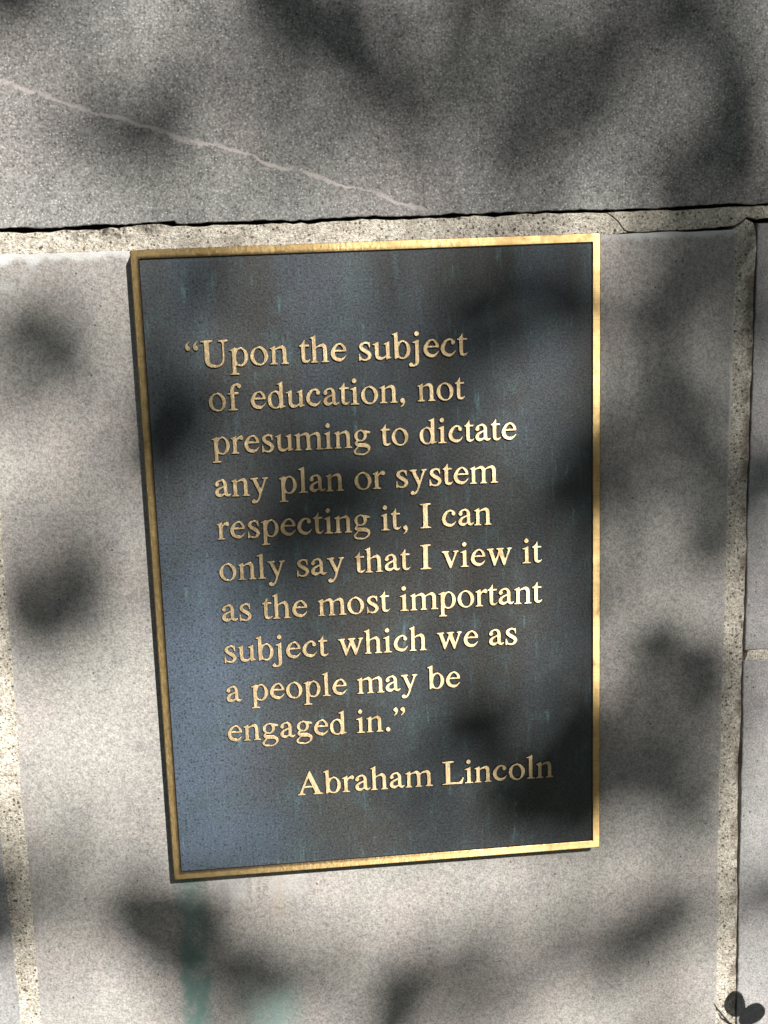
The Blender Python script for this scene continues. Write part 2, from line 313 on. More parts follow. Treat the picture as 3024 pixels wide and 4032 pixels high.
GL = json.loads('''{"o":[500,[[223,-17,181,-7,143,10,104,37,73,71,49,109,30,155,21,205,20,243,28,289,45,333,69,374,103,412,145,441,186,459,227,468,273,468,313,459,355,441,395,413,426,381,451,341,470,295,479,245,480,207,472,161,455,116,430,75,396,37,353,8,311,-10,273,-18],[257,25,277,25,303,33,324,47,343,71,358,101,368,135,374,179,374,215,368,257,357,302,341,339,323,369,303,394,277,413,253,423,229,426,203,420,183,409,167,393,151,369,139,341,131,307,126,271,126,235,131,197,141,155,152,125,166,97,191,63,207,48,231,33]]],"n":[500,[[21,-7,15,-5,10,1,9,9,11,17,18,23,41,29,52,35,59,43,64,55,64,357,61,373,53,382,43,386,19,386,13,389,9,399,12,409,25,418,151,467,159,465,165,457,166,411,171,404,177,407,207,430,231,443,261,457,289,464,319,468,345,467,371,461,393,449,411,431,422,413,431,391,437,361,440,333,441,53,445,42,453,34,485,23,492,19,495,7,492,-3,477,-8,307,-8,295,-7,287,-1,285,9,288,19,323,33,331,42,335,53,336,317,331,353,319,379,303,391,273,394,237,389,205,378,177,360,169,351,166,343,166,55,170,43,177,35,212,19,215,9,213,-1,207,-6,197,-8]]],"m":[778,[[21,-7,15,-5,10,1,9,9,11,17,18,23,41,29,52,35,59,43,64,55,64,355,61,373,53,382,43,386,19,386,11,391,9,403,17,414,151,467,159,465,165,457,166,411,171,404,211,432,247,451,285,463,321,468,357,465,389,452,411,431,429,399,435,394,441,397,477,427,499,439,535,456,577,466,619,468,649,462,673,449,696,425,712,389,720,339,721,53,725,43,736,33,769,23,776,19,779,13,779,5,773,-5,759,-8,585,-8,573,-6,567,-1,565,9,568,19,603,33,611,42,615,53,616,315,611,351,601,377,585,390,559,394,515,389,483,380,453,361,444,353,441,345,440,55,444,43,451,34,482,19,485,9,483,-1,477,-6,465,-8,303,-8,289,-4,285,7,288,19,325,35,332,43,336,55,336,317,331,353,319,379,303,391,275,394,237,389,206,379,177,360,169,351,166,343,166,55,170,43,177,34,208,19,211,9,209,-1,203,-6,193,-8]]],"h":[500,[[15,-7,9,-5,4,1,3,9,5,17,12,23,35,29,46,35,55,45,58,57,58,579,56,593,51,603,37,609,17,609,9,611,4,617,3,627,7,634,17,640,133,686,149,689,157,683,160,673,160,419,163,405,169,405,210,435,239,450,279,463,317,468,351,466,381,454,405,434,418,413,430,379,436,337,437,53,441,42,449,34,487,20,491,13,491,5,485,-5,473,-8,299,-8,289,-6,283,-1,281,9,284,19,319,33,327,42,331,53,332,317,327,353,315,379,307,387,297,391,267,394,231,389,199,378,171,360,163,351,160,343,160,55,164,43,171,35,206,19,209,9,207,-1,201,-6,191,-8]]],"i":[278,[[25,-7,17,-4,13,3,13,11,16,19,23,23,53,29,70,35,80,43,85,55,86,357,83,371,75,381,59,386,21,386,14,393,14,405,19,412,29,417,167,465,181,466,187,461,190,449,191,55,196,43,207,34,255,21,261,13,261,3,255,-5,243,-8],[125,557,101,566,83,582,72,603,68,627,76,651,92,671,113,684,139,688,163,680,183,664,196,643,200,617,191,591,173,570,149,558]]],"l":[278,[[25,-7,17,-4,13,3,13,11,16,19,23,23,53,29,71,35,81,44,86,57,86,577,84,593,75,604,55,609,21,610,14,617,13,627,17,634,27,639,165,687,179,689,187,683,190,669,190,57,195,44,205,35,255,21,261,13,261,3,255,-5,243,-8]]],"u":[500,[[183,-17,151,-10,119,7,95,31,79,61,67,99,62,137,61,357,55,369,47,374,13,376,7,379,3,387,5,397,15,406,143,455,155,457,163,451,166,435,166,139,170,107,180,83,197,66,219,59,247,59,275,65,298,77,332,107,338,115,340,123,339,356,334,367,325,374,291,376,285,379,281,387,283,397,293,406,415,454,427,457,435,455,440,449,442,437,442,77,445,69,451,63,477,55,484,51,487,43,485,33,475,25,429,13,349,-15,343,-11,341,-5,342,39,339,45,335,45,297,15,259,-6,225,-16]]],"r":[333,[[13,-7,7,-5,2,1,1,9,3,17,11,23,33,29,45,34,53,43,58,55,58,357,55,373,47,382,35,386,11,386,5,389,1,399,4,409,17,418,145,467,155,465,161,457,162,409,167,401,173,405,207,441,227,455,245,464,269,469,287,470,305,465,321,457,337,439,346,413,343,389,329,367,309,354,287,350,271,355,237,374,225,376,215,374,201,365,189,353,170,325,163,309,163,53,167,43,177,34,219,20,223,11,221,-1,215,-6,205,-8]]],"d":[500,[[205,-17,159,-6,118,17,80,51,55,87,33,135,21,191,20,247,31,301,55,353,79,387,111,418,153,443,193,455,235,458,273,450,319,428,327,429,330,441,329,591,323,601,313,607,273,611,267,619,268,629,272,635,281,639,407,687,421,689,429,683,432,669,432,79,435,71,443,64,485,55,490,49,491,39,487,32,479,27,415,9,349,-16,341,-15,334,-11,329,9,323,13,291,-3,261,-13,233,-18],[225,27,245,28,264,37,281,53,295,75,307,103,315,135,322,183,322,215,317,257,310,293,298,331,285,358,269,381,251,399,233,409,211,414,193,410,174,399,157,379,145,358,136,335,128,303,122,255,122,225,133,151,141,123,157,87,173,61,189,44,207,32]]],"b":[500,[[255,-17,209,-6,157,22,145,20,121,11,83,-13,67,-11,61,-1,60,585,56,597,49,605,33,610,7,610,1,615,-1,625,2,633,11,639,143,689,151,689,157,686,162,673,162,451,164,439,167,437,173,438,199,451,225,461,265,468,285,468,311,463,335,456,359,444,379,432,402,413,433,375,449,348,460,323,469,295,475,267,478,211,470,157,450,105,425,63,405,40,387,24,347,0,303,-15,281,-18],[255,27,277,29,295,36,313,51,332,75,345,99,361,141,369,177,374,215,374,271,371,295,362,339,351,367,338,389,323,407,305,419,285,424,265,421,248,413,229,397,211,373,199,351,183,309,175,273,170,235,170,181,173,157,182,113,190,89,203,65,219,45,237,32]]],"p":[500,[[13,-225,5,-222,1,-215,1,-205,4,-197,11,-193,35,-188,51,-182,60,-173,64,-161,64,355,62,371,55,381,43,386,9,387,3,395,5,407,17,417,151,467,159,465,163,461,167,441,171,437,223,459,265,468,289,468,313,463,339,455,359,445,400,417,430,383,455,339,472,293,480,241,478,189,470,151,449,99,427,63,399,33,365,8,321,-11,289,-18,257,-17,215,-7,175,13,168,11,166,-3,167,-165,173,-176,185,-184,227,-193,233,-196,237,-203,238,-211,231,-223,217,-226],[257,27,277,28,297,36,316,51,334,75,347,99,363,141,371,177,376,213,376,269,373,293,367,327,356,361,341,389,326,407,309,418,289,424,269,421,251,413,234,399,215,373,199,341,187,309,179,273,174,237,174,181,176,159,182,125,192,93,205,67,221,46,237,34]]],"c":[444,[[219,-5,173,6,125,29,87,57,71,75,47,115,31,155,22,195,23,239,35,285,61,339,95,387,114,409,134,427,166,447,201,458,227,462,285,461,311,456,335,447,351,439,367,424,394,387,401,373,404,353,399,335,386,315,367,303,347,298,327,302,305,316,291,339,289,363,298,391,293,401,277,412,261,416,243,414,223,403,196,379,177,351,156,309,139,263,133,239,131,215,135,187,145,156,163,125,189,102,225,82,245,76,265,73,293,77,325,90,343,103,397,151,405,152,411,150,415,145,416,137,411,125,373,65,357,46,329,23,303,8,277,-2,255,-6]]],"e":[444,[[219,-5,175,5,129,26,97,47,73,71,59,91,45,118,29,159,22,195,23,239,34,283,63,341,101,397,133,430,165,449,195,460,233,466,281,465,311,458,337,444,366,419,399,379,414,351,421,331,428,293,426,257,421,251,409,248,139,247,133,241,131,221,137,183,149,151,157,136,169,121,199,98,235,81,267,75,295,79,331,95,357,113,409,157,417,158,423,156,427,151,428,143,395,90,373,61,329,23,297,6,277,-2,253,-6],[154,293,327,292,337,297,338,311,334,329,326,349,297,395,285,407,271,417,257,421,243,422,229,418,213,407,186,377,173,355,153,313,149,299]]],"f":[333,[[31,-7,23,-4,19,3,19,11,22,19,29,23,59,29,76,35,86,43,91,55,92,395,90,405,85,409,31,410,21,413,14,425,16,449,21,455,27,457,81,458,90,463,94,531,98,559,105,581,115,605,130,633,146,653,161,666,201,684,249,692,275,689,315,680,337,679,353,674,365,667,375,657,383,643,387,631,388,617,385,605,370,581,355,571,339,565,323,565,309,569,293,579,281,593,274,607,269,634,261,637,247,636,229,624,216,605,207,571,201,529,198,471,203,460,213,458,301,458,311,454,315,445,315,421,307,412,209,410,202,407,198,399,199,55,205,43,219,34,275,21,281,13,280,1,275,-5,263,-8]]],"j":[278,[[23,-223,-1,-219,-29,-222,-49,-215,-61,-206,-72,-193,-78,-179,-80,-167,-75,-145,-63,-128,-45,-115,-23,-110,-5,-114,9,-123,25,-141,34,-167,39,-170,47,-170,63,-161,75,-149,82,-137,89,-113,90,363,85,375,73,384,25,387,20,393,19,403,24,411,33,416,169,465,183,467,191,461,194,447,193,-89,184,-127,175,-147,162,-167,135,-193,111,-207,87,-217,49,-224],[131,557,107,566,89,582,78,603,74,627,82,651,98,671,119,684,145,688,169,680,189,664,202,643,206,617,197,591,179,570,155,558]]],"t":[278,[[153,-5,123,4,97,19,79,39,69,61,58,121,57,401,51,409,15,412,9,417,7,425,9,445,12,453,19,457,41,460,56,471,79,494,101,523,133,578,139,583,147,585,157,582,161,573,162,473,165,462,175,458,255,457,265,451,268,439,266,419,257,411,173,410,167,408,163,403,162,107,165,77,169,69,175,63,199,58,227,66,269,92,279,91,284,81,281,71,261,43,240,21,227,11,209,2,193,-3,175,-6]]],"a":[444,[[143,-5,117,0,91,12,69,27,47,49,33,75,27,95,26,123,30,143,41,169,54,191,72,213,96,233,131,253,245,296,253,301,257,309,258,321,249,377,237,400,227,408,215,414,191,417,159,406,143,394,136,383,150,345,149,329,142,313,133,300,121,291,107,284,89,280,76,281,63,286,43,303,34,325,36,353,50,383,68,409,85,427,113,446,147,458,189,465,237,466,259,462,289,450,316,427,335,399,352,359,358,321,356,283,356,113,362,83,371,70,383,64,401,64,439,75,448,71,450,61,437,42,415,21,395,9,373,1,347,1,319,10,297,23,273,49,267,52,261,49,223,19,203,8,175,-2],[167,77,183,77,213,84,239,95,254,107,256,119,254,163,256,227,255,237,252,241,247,242,237,237,183,207,159,190,143,171,133,135,133,109,138,99,149,85]]],"s":[389,[[175,-19,141,-12,99,10,91,7,61,-14,49,-15,41,-9,38,-1,38,25,42,133,41,157,44,167,49,171,57,174,67,173,74,169,79,159,98,95,116,59,133,43,165,31,183,28,201,31,219,39,235,49,251,65,262,83,270,103,269,117,261,131,251,141,127,227,107,244,84,269,65,299,54,325,50,351,54,377,65,403,85,430,109,448,135,459,187,469,219,470,255,465,289,449,309,459,323,459,329,456,333,449,336,421,340,321,338,311,333,305,319,302,308,307,304,315,292,365,284,383,265,405,241,418,211,420,197,417,183,410,167,398,157,387,151,373,149,359,159,337,177,317,245,276,281,251,317,223,337,203,353,179,368,147,372,119,367,93,358,71,339,43,316,19,293,3,267,-9,243,-15,197,-20]]],"g":[500,[[165,-219,111,-210,73,-193,51,-175,37,-159,27,-141,21,-125,22,-95,39,-61,55,-42,95,-10,113,9,117,17,113,25,93,38,75,55,63,73,57,91,57,113,65,135,77,155,104,183,106,189,104,195,83,216,71,233,59,257,52,277,48,299,48,321,54,349,63,371,83,404,119,437,159,457,205,467,233,468,255,465,285,457,321,441,377,437,439,421,473,417,484,407,489,393,486,381,477,368,465,364,399,364,390,359,396,309,390,269,371,229,338,193,321,181,293,167,255,155,209,152,159,160,145,145,139,129,141,123,147,118,177,111,271,104,313,104,347,99,391,83,433,60,452,43,465,27,475,9,481,-11,480,-53,473,-79,461,-107,441,-139,421,-159,391,-178,337,-203,301,-214,259,-220],[220,-175,263,-174,299,-167,336,-151,367,-131,386,-113,396,-93,400,-59,399,-47,395,-39,386,-31,373,-24,323,-9,177,5,165,1,101,-77,92,-99,92,-115,107,-141,125,-156,165,-168],[211,197,227,196,243,200,257,207,271,219,283,235,292,253,302,299,299,343,292,367,283,385,269,403,257,413,243,420,227,424,211,423,197,419,183,410,171,399,161,385,152,367,142,321,145,277,151,255,159,238,181,211,195,202]]],"y":[500,[[77,-223,63,-219,49,-211,39,-201,32,-189,27,-175,26,-163,29,-149,35,-137,43,-126,55,-117,67,-111,81,-108,97,-110,111,-116,123,-124,139,-141,147,-141,161,-131,187,-100,204,-67,216,-31,230,37,86,379,74,397,57,412,13,430,9,439,11,451,17,456,29,458,207,458,223,454,227,443,225,433,217,427,189,418,184,411,184,401,276,189,281,181,285,179,289,182,293,191,365,399,365,409,359,417,322,431,319,441,321,451,327,456,337,458,465,458,479,455,485,445,483,433,477,427,457,419,447,412,437,401,429,387,299,45,295,33,295,13,275,-41,246,-111,231,-139,196,-187,167,-209,135,-219,97,-224]]],"v":[500,[[241,-21,232,-17,225,-7,81,381,69,399,55,412,41,420,13,430,9,439,10,449,17,456,29,458,211,458,226,453,229,443,227,433,221,428,195,417,191,409,191,399,273,189,279,176,283,172,288,175,294,187,371,399,370,409,364,417,326,431,323,441,325,451,331,456,341,458,467,458,479,456,487,447,485,433,479,427,451,413,441,402,432,387,277,-11,272,-17,265,-21]]],"w":[722,[[217,-21,207,-16,200,-1,79,385,69,401,57,412,43,420,19,427,12,431,9,443,13,454,27,458,191,458,205,457,212,453,215,443,213,433,207,427,189,419,185,413,185,403,249,199,255,183,259,179,264,183,272,201,334,371,329,391,318,411,307,420,285,428,279,433,277,443,280,453,287,457,297,458,475,458,489,455,495,445,493,433,487,428,457,418,452,411,451,399,511,197,517,181,521,178,525,181,529,191,599,401,598,411,593,418,560,431,557,441,559,451,565,456,577,458,695,458,710,453,713,443,710,431,677,413,667,401,660,387,515,-6,509,-16,499,-21,481,-22,471,-18,465,-11,370,247,365,256,361,257,352,245,253,-11,248,-17,241,-21]]],"I":[333,[[25,-7,17,-4,13,3,13,15,17,24,25,28,63,33,83,38,93,45,98,55,98,601,95,615,85,623,69,628,19,637,13,647,14,661,19,667,31,670,297,670,311,668,317,663,320,655,319,645,315,638,307,634,269,629,249,624,239,617,234,607,234,63,237,47,247,39,263,34,313,25,319,15,318,1,313,-5,301,-8]]],"U":[722,[[321,-21,283,-17,251,-10,225,-1,197,13,171,31,154,47,139,67,125,93,111,133,104,183,103,609,97,618,85,624,13,637,7,647,9,663,17,669,33,670,309,670,319,668,325,663,327,647,321,637,253,624,241,617,236,607,236,197,238,165,244,133,253,107,265,87,283,69,305,56,329,48,365,42,391,42,425,46,457,55,477,64,498,79,517,99,532,123,543,151,552,191,554,225,554,559,552,581,544,603,527,619,509,628,471,635,463,638,459,647,460,661,465,667,477,670,687,670,701,667,705,663,708,655,707,645,703,638,695,635,655,628,639,621,621,605,611,583,608,559,608,207,599,143,588,107,575,81,551,47,532,29,511,15,477,-2,443,-12,401,-19,371,-22]]],"A":[722,[[21,-7,15,-5,10,1,10,19,15,25,43,38,59,50,78,73,93,101,331,671,337,678,345,681,367,682,377,679,385,671,395,647,626,83,641,60,657,45,673,36,707,24,712,13,709,-1,703,-6,691,-8,455,-8,441,-6,433,3,432,13,435,21,441,26,461,31,472,37,478,47,479,59,475,77,463,109,433,185,427,195,413,198,221,198,207,195,200,185,169,105,166,91,166,69,170,53,183,39,197,33,223,27,230,23,234,9,230,-3,223,-7,213,-8],[235,249,391,248,399,249,404,253,402,265,336,435,325,461,319,469,314,467,309,457,232,265,230,255]]],"L":[611,[[19,-7,10,-3,7,5,7,17,13,25,87,35,99,41,103,49,104,601,101,614,91,622,67,628,13,637,7,647,8,661,15,668,27,670,321,670,335,668,341,663,344,655,342,643,337,637,257,624,244,617,238,607,239,55,243,50,251,48,415,48,447,52,472,59,501,75,527,99,553,137,573,178,583,183,597,183,607,177,608,167,568,3,561,-5,547,-8]]],".":[250,[[117,-21,91,-12,71,7,59,31,58,57,68,81,87,101,109,112,131,114,157,105,179,85,191,61,192,35,182,11,163,-9,139,-20]]],",":[250,[[61,-135,54,-127,56,-117,100,-71,110,-53,116,-31,112,-23,91,-16,79,-9,61,9,51,37,53,61,64,83,85,101,109,109,133,107,147,101,159,93,169,81,176,69,188,15,185,-15,164,-59,137,-94,119,-108,75,-134,67,-136]]],"\\u201d":[444,[[45,433,38,441,40,451,84,497,94,515,100,537,96,545,75,552,63,559,45,577,35,605,37,629,48,651,69,669,93,677,117,675,131,669,143,661,153,649,160,637,172,583,169,553,148,509,121,474,103,460,59,434,51,432],[243,433,236,441,238,451,282,497,292,515,298,537,294,545,273,552,261,559,243,577,233,605,235,629,246,651,267,669,291,677,315,675,329,669,341,661,351,649,358,637,370,583,367,553,346,509,319,474,301,460,257,434,249,432]]],"\\u201c":[444,[[141,431,125,436,113,443,101,454,92,467,85,485,79,523,80,553,98,593,126,631,142,645,165,659,193,675,203,676,211,669,210,657,166,611,156,593,150,571,153,564,183,552,203,533,210,521,215,505,214,481,203,459,185,441,163,432],[339,431,323,436,311,443,299,454,290,467,283,485,277,523,278,553,296,593,324,631,340,645,363,659,391,675,401,676,409,669,408,657,364,611,354,593,348,571,351,564,381,552,401,533,408,521,413,505,412,481,401,459,383,441,361,432]]]}''')
LINES = [('“Upon the subject', -172.1, 89.5, 200.3), ('of education, not', -153.7, 86.0, 159.4), ('presuming to dictate', -153.3, 134.5, 118.6), ('any plan or system', -152.8, 116.3, 77.9), ('respecting it, I can', -153.4, 109.4, 37.0), ('only say that I view it', -153.3, 158.4, -3.6), ('as the most important', -153.2, 158.2, -44.2), ('subject which we as', -153.3, 133.0, -85.2), ('a people may be', -153.5, 75.5, -125.8), ('engaged in.”', -154.6, 20.2, -166.4), ('Abraham Lincoln', -89.4, 168.0, -227.6)]
def text_line(txt, left, right, base):
    pen = 0; items = []; xmin, xmax = 1e9, -1e9
    for ch in txt:
        if ch == ' ': pen += 250; continue
        adv, loops = GL[ch]; items.append((pen, loops))
        for l in loops: xmin = min(xmin, pen + min(l[0::2])); xmax = max(xmax, pen + max(l[0::2]))
        pen += adv
    s = (right - left) / (xmax - xmin) / 1000; sz = min(s, .0000362) if s > .0000362 else s
    cu = bpy.data.curves.new('text_line', 'CURVE'); cu.dimensions = '2D'; cu.fill_mode = 'BOTH'
    for pen, loops in items:
        for l in loops:
            n = len(l) // 2; sp = cu.splines.new('POLY'); sp.points.add(n - 1); sp.use_cyclic_u = True
            sp.points.foreach_set('co', [q for i in range(n) for q in ((l[2 * i] + pen - xmin) * s + left / 1000, l[2 * i + 1] * sz + base / 1000, 0, 1)])
    cu.extrude = .0009; cu.bevel_depth = .00028; cu.bevel_resolution = 1; cu.offset = -.00026
    tmp = bpy.data.objects.new('tmp', cu); C.objects.link(tmp); bpy.context.view_layer.update()
    me = bpy.data.meshes.new_from_object(tmp.evaluated_get(bpy.context.evaluated_depsgraph_get())); bpy.data.objects.remove(tmp)
    me.name = 'text_line'; me.transform(Matrix(((1, 0, 0, 0), (0, 0, -1, .0012), (0, 1, 0, ZC), (0, 0, 0, 1)))); me.materials.clear()
    o = link('text_line', me, plaque, (m_brass, m_edge)); me.update()
    for p in me.polygons: p.material_index = 0 if p.normal.y < -.35 else 1
    o['label'] = 'raised gold lettering reading ' + txt.strip('\u201c\u201d')
    return o
for a in LINES: text_line(*a)

# ------------------------------------------------------------------ ground
k = NT('lawn'); g = k.noise(3, 4, .6); f = k.noise(120, 2, .6)
m_ground = k.out(k.mul(k.mix(g, (.035, .045, .018), (.06, .07, .03)), k.rng(f, .3, .7, .8, 1.2, False)), .9, 0, .3)
o = mesh('ground', [(-60, -120, 0), (60, -120, 0), (60, 40, 0), (-60, 40, 0)], [(0, 1, 2, 3)], None, (m_ground,)); o['kind'] = 'structure'

# ------------------------------------------------------------------ the tree between sun and wall (its leaves dapple the stone)
k = NT('leaf_green'); m_leaf = k.out(k.mix(k.noise(6, 2), (.045, .085, .025), (.075, .12, .035)), .5)
k = NT('bark'); m_bark = k.out(k.mix(k.noise(14, 5, .7, k.scale((3, 3, .6))), (.05, .038, .028), (.13, .10, .075)), .95, 0, .2)
tree = thing('shade_tree', 'leafy tree whose soft leaf shadows dapple the sunlit wall', 'tree', (4.6, -8.5, 0))
def tube(vv, ff, pts, rads, n=8):
    b0 = len(vv)
    for i, p in enumerate(pts):
        d = (pts[min(i + 1, len(pts) - 1)] - pts[max(i - 1, 0)]).normalized(); u = d.orthogonal().normalized(); w = d.cross(u)
        for j in range(n):
            a = 2 * math.pi * j / n; vv.append(p + (u * math.cos(a) + w * math.sin(a)) * rads[i])
    for i in range(len(pts) - 1):
        for j in range(n):
            q = (j + 1) % n; ff.append((b0 + i * n + j, b0 + i * n + q, b0 + (i + 1) * n + q, b0 + (i + 1) * n + j))
def smoothpath(pts, m=6, wob=.05):
    pts = [Vector(p) for p in pts]; out = []
    for i in range(len(pts) - 1):
        for j in range(m):
            p = pts[i].lerp(pts[i + 1], j / m); out.append(p + Vector([random.uniform(-wob, wob) for _ in range(3)]) * (1 if (i or j) else 0))
    return out + [pts[-1]]
vv, ff = [], []; pts = smoothpath([(4.6, -8.5, -.1), (4.52, -8.6, 3), (4.4, -8.8, 6), (4.2, -9.2, 9.5)]); tube(vv, ff, pts, [.24 * (1 - .8 * i / len(pts)) + .02 for i in range(len(pts))], 12)
mesh('trunk', vv, ff, tree, (m_bark,), True)
limbs = []
for L in ([(4.5, -8.65, 4.2), (3.2, -6.8, 5.6), (2.0, -5.2, 6.0), (1.1, -4.3, 5.9)], [(4.4, -8.8, 6.2), (3.2, -7.6, 7.4), (2.0, -6.8, 7.9), (.9, -6.4, 8.0)],
          [(4.35, -8.9, 7), (5.6, -8.4, 8), (6.4, -8.2, 8.3)], [(4.42, -8.8, 5.6), (4.5, -10.4, 7), (4.6, -11.6, 7.6)], [(4.25, -9, 8), (3.2, -8.6, 9.3), (2.4, -8.4, 9.6)]):
    vv, ff = [], []; pts = smoothpath(L, 5, .04); tube(vv, ff, pts, [.075 * (1 - .85 * i / len(pts)) + .006 for i in range(len(pts))], 8); limbs += pts[3:]
    mesh('branch', vv, ff, tree, (m_bark,), True)
lv, lf = [], []
def leaf(c, length, face=None, n=None):
    nrm = (SUN * 1.1 + Vector([random.gauss(0, .38) for _ in range(3)])).normalized() if n is None else n
    u = nrm.orthogonal().normalized(); u.rotate(Matrix.Rotation(random.uniform(0, 6.28), 3, nrm)); w = nrm.cross(u); b = len(lv); wd = length * random.uniform(.34, .42)
    for t, q in ((-.5, 0), (-.32, .62), (-.08, 1), (.18, .82), (.38, .4), (.52, 0), (.38, -.4), (.18, -.82), (-.08, -1), (-.32, -.62)):
        lv.append(c + u * (t * length) + w * (q * wd) + nrm * (abs(q) * length * .05 - t * t * length * .12))
    lv.append(c); 
    for i in range(10): lf.append((b + i, b + (i + 1) % 10, b + 10))
def inframe(p, mar=.055):                    # where does this point's shadow fall on the wall?
    s = (p.y - WY) / SUN.y; q = p - SUN * s; x, z = q.x, q.z - ZC
    zt = .525 + mar; return -.41 - mar < x < .41 + mar and -.54 - mar < z < zt
SH = [[-95,387,54,13.3],[-53,348,41,11.6],[27,403,56,10.4],[-146,489,50,12.0],[-311,499,45,13.2],[-36,504,54,10.5],[-91,512,40,13.0],[118,490,58,13.1],[142,337,50,12.4],[114,342,52,13.4],[342,469,47,10.6],[98,521,45,12.1],[50,399,46,11.1],[318,432,46,11.7],[279,519,58,10.1],[296,357,40,12.8],[279,184,40,10.2],[248,97,44,12.6],[376,94,46,11.2],[306,137,42,12.6],[353,115,41,13.3],[232,241,51,13.2],[275,103,50,11.1],[269,276,41,10.5],[335,83,43,10.2],[384,190,47,10.8],[318,124,48,11.5],[227,108,41,11.7],[356,284,53,13.3],[324,133,42,11.5],[242,124,45,11.6],[217,-1,58,11.6],[-6,54,49,11.0],[-35,247,47,13.5],[200,78,49,11.2],[-166,212,54,13.0],[-61,38,54,12.4],[69,40,47,12.5],[-91,140,54,12.4],[-93,-14,52,12.0],[-204,126,45,12.4],[-18,25,52,12.8],[-65,86,53,12.9],[-67,19,56,12.4],[207,-37,49,11.9],[-321,217,57,11.7],[-257,224,53,10.6],[-268,-33,52,11.5],[-290,-59,51,12.5],[-355,30,48,12.3],[23,-477,51,10.1],[136,-421,41,10.5],[68,-409,43,10.1],[133,-443,51,12.1],[31,-510,40,11.4],[271,-257,42,12.9],[287,-164,51,10.3],[318,-242,50,13.4],[366,-267,55,12.2],[286,-190,51,12.0],[395,-414,51,11.2],[377,-161,42,12.0],[-306,-331,51,13.1],[-343,-375,44,11.0],[-56,509,60,6.5],[-32,489,62,6.5],[-8,476,62,6.5],[8,460,55,6.5],[-39,517,60,6.5],[-15,496,60,6.5],[-72,521,55,7],[-88,537,60,7],[-3,496,45,6.8],[-25,469,40,6.6],[-202,406,60,8],[-212,412,45,8],[-190,397,40,8],[-306,522,60,7.5],[-289,533,60,7.5],[-262,423,45,9],[-151,424,30,9],[301,378,60,9],[336,390,60,9],[364,355,60,9],[274,350,55,9],[371,410,60,9],[310,353,50,9.5],[346,339,50,9],[76,466,40,9],[144,432,50,9.5],[213,455,50,10],[169,382,50,10],[117,363,40,9],[41,427,50,9.5],[-93,431,40,9],[49,398,35,10],[221,397,50,10],[200,492,55,9],[264,478,55,9],[321,489,55,9],[352,452,55,9],[98,510,50,9],[302,276,55,7.5],[311,263,40,7.5],[339,244,45,8],[276,203,50,9],[318,174,45,8.5],[294,241,40,9],[253,247,45,10],[286,157,45,9.5],[258,127,40,9],[332,114,45,9],[343,288,45,8],[240,73,50,6.5],[226,65,45,6.5],[240,91,35,7],[305,74,35,9],[330,-12,48,6.5],[316,-18,35,6.5],[279,-102,50,5.5],[270,-95,35,5.5],[327,-128,55,5.5],[337,-143,45,5.5],[303,-126,38,5.7],[313,-152,30,6.5],[232,-221,58,7.5],[217,-210,55,7.5],[261,-233,50,7],[300,-252,50,8],[311,-288,45,8],[242,-267,45,8],[281,-271,45,8.5],[227,-195,35,6.5],[330,-280,40,8],[317,-394,58,9],[302,-406,50,9],[273,-439,50,10],[223,-439,50,10],[243,-425,42,10],[322,-379,42,9.5],[282,-391,36,10],[193,-447,40,8],[6,-462,48,6.5],[0,-489,50,6.5],[16,-436,32,6.5],[-11,-509,50,6.5],[-70,-413,28,8],[55,-424,25,8],[-251,-362,60,6],[-255,-349,50,6],[-248,-383,42,6.5],[-188,-360,48,5.5],[-200,-367,30,6],[-219,-334,35,5.5],[-243,-381,45,6],[-147,-427,50,6.5],[-167,-441,42,7],[-227,-424,45,8],[-118,-419,35,6.5],[-203,-411,35,7],[-386,-302,50,6],[-397,-347,55,6],[-399,-326,50,6],[-311,-24,62,8],[-328,-18,55,8],[-281,-35,48,8],[-308,-43,50,8],[-258,-18,38,8.5],[-296,-7,42,7],[-350,-31,50,7],[-271,42,35,8],[-336,-64,35,8],[-294,236,55,8.5],[-289,212,45,8.5],[-298,253,42,9],[-278,226,40,9],[-317,207,38,9.5],[-257,217,30,8.5],[-324,270,35,8.5],[-247,134,28,9],[115,240,58,7.8],[88,232,52,7.8],[146,247,55,7.8],[177,251,50,8],[66,229,42,8],[190,228,42,8.4],[106,219,42,8],[159,225,40,8],[-123,262,35,8],[-164,281,40,8],[-69,239,30,8.5],[-190,140,60,7],[-200,154,50,7],[-183,122,50,7],[-201,105,45,6.4],[-169,139,40,6.4],[-208,128,45,6],[194,66,50,7.5],[176,40,45,8],[176,76,45,8],[153,50,40,8],[194,121,40,8],[203,-4,40,8],[189,-51,35,8.5],[-48,102,35,9],[-96,36,35,9],[4,63,40,9],[50,115,30,9],[-89,170,30,9],[18,-54,30,9],[-57,-97,35,9],[-104,-32,30,9],[82,-92,35,9],[120,-13,30,9],[70,-174,45,5.8],[80,-190,35,5.8],[150,-255,60,5.8],[131,-264,55,5.8],[165,-236,55,5.8],[189,-218,60,5.8],[203,-199,50,5.8],[198,-249,52,5.8],[174,-277,50,5.8],[121,-238,40,6],[184,-177,40,6],[208,-229,52,5.8],[126,-284,40,6],[160,-221,60,5.8],[179,-230,60,5.8],[150,-240,55,5.8],[94,-171,45,5.9],[203,-290,40,6.5],[108,-192,35,6.5],[8,-234,35,8],[-42,-181,30,8],[383,61,60,6.5],[385,79,45,6.5],[391,-152,35,7],[397,-385,55,7],[374,295,40,7.5],[381,216,45,8],[383,-39,40,8]]
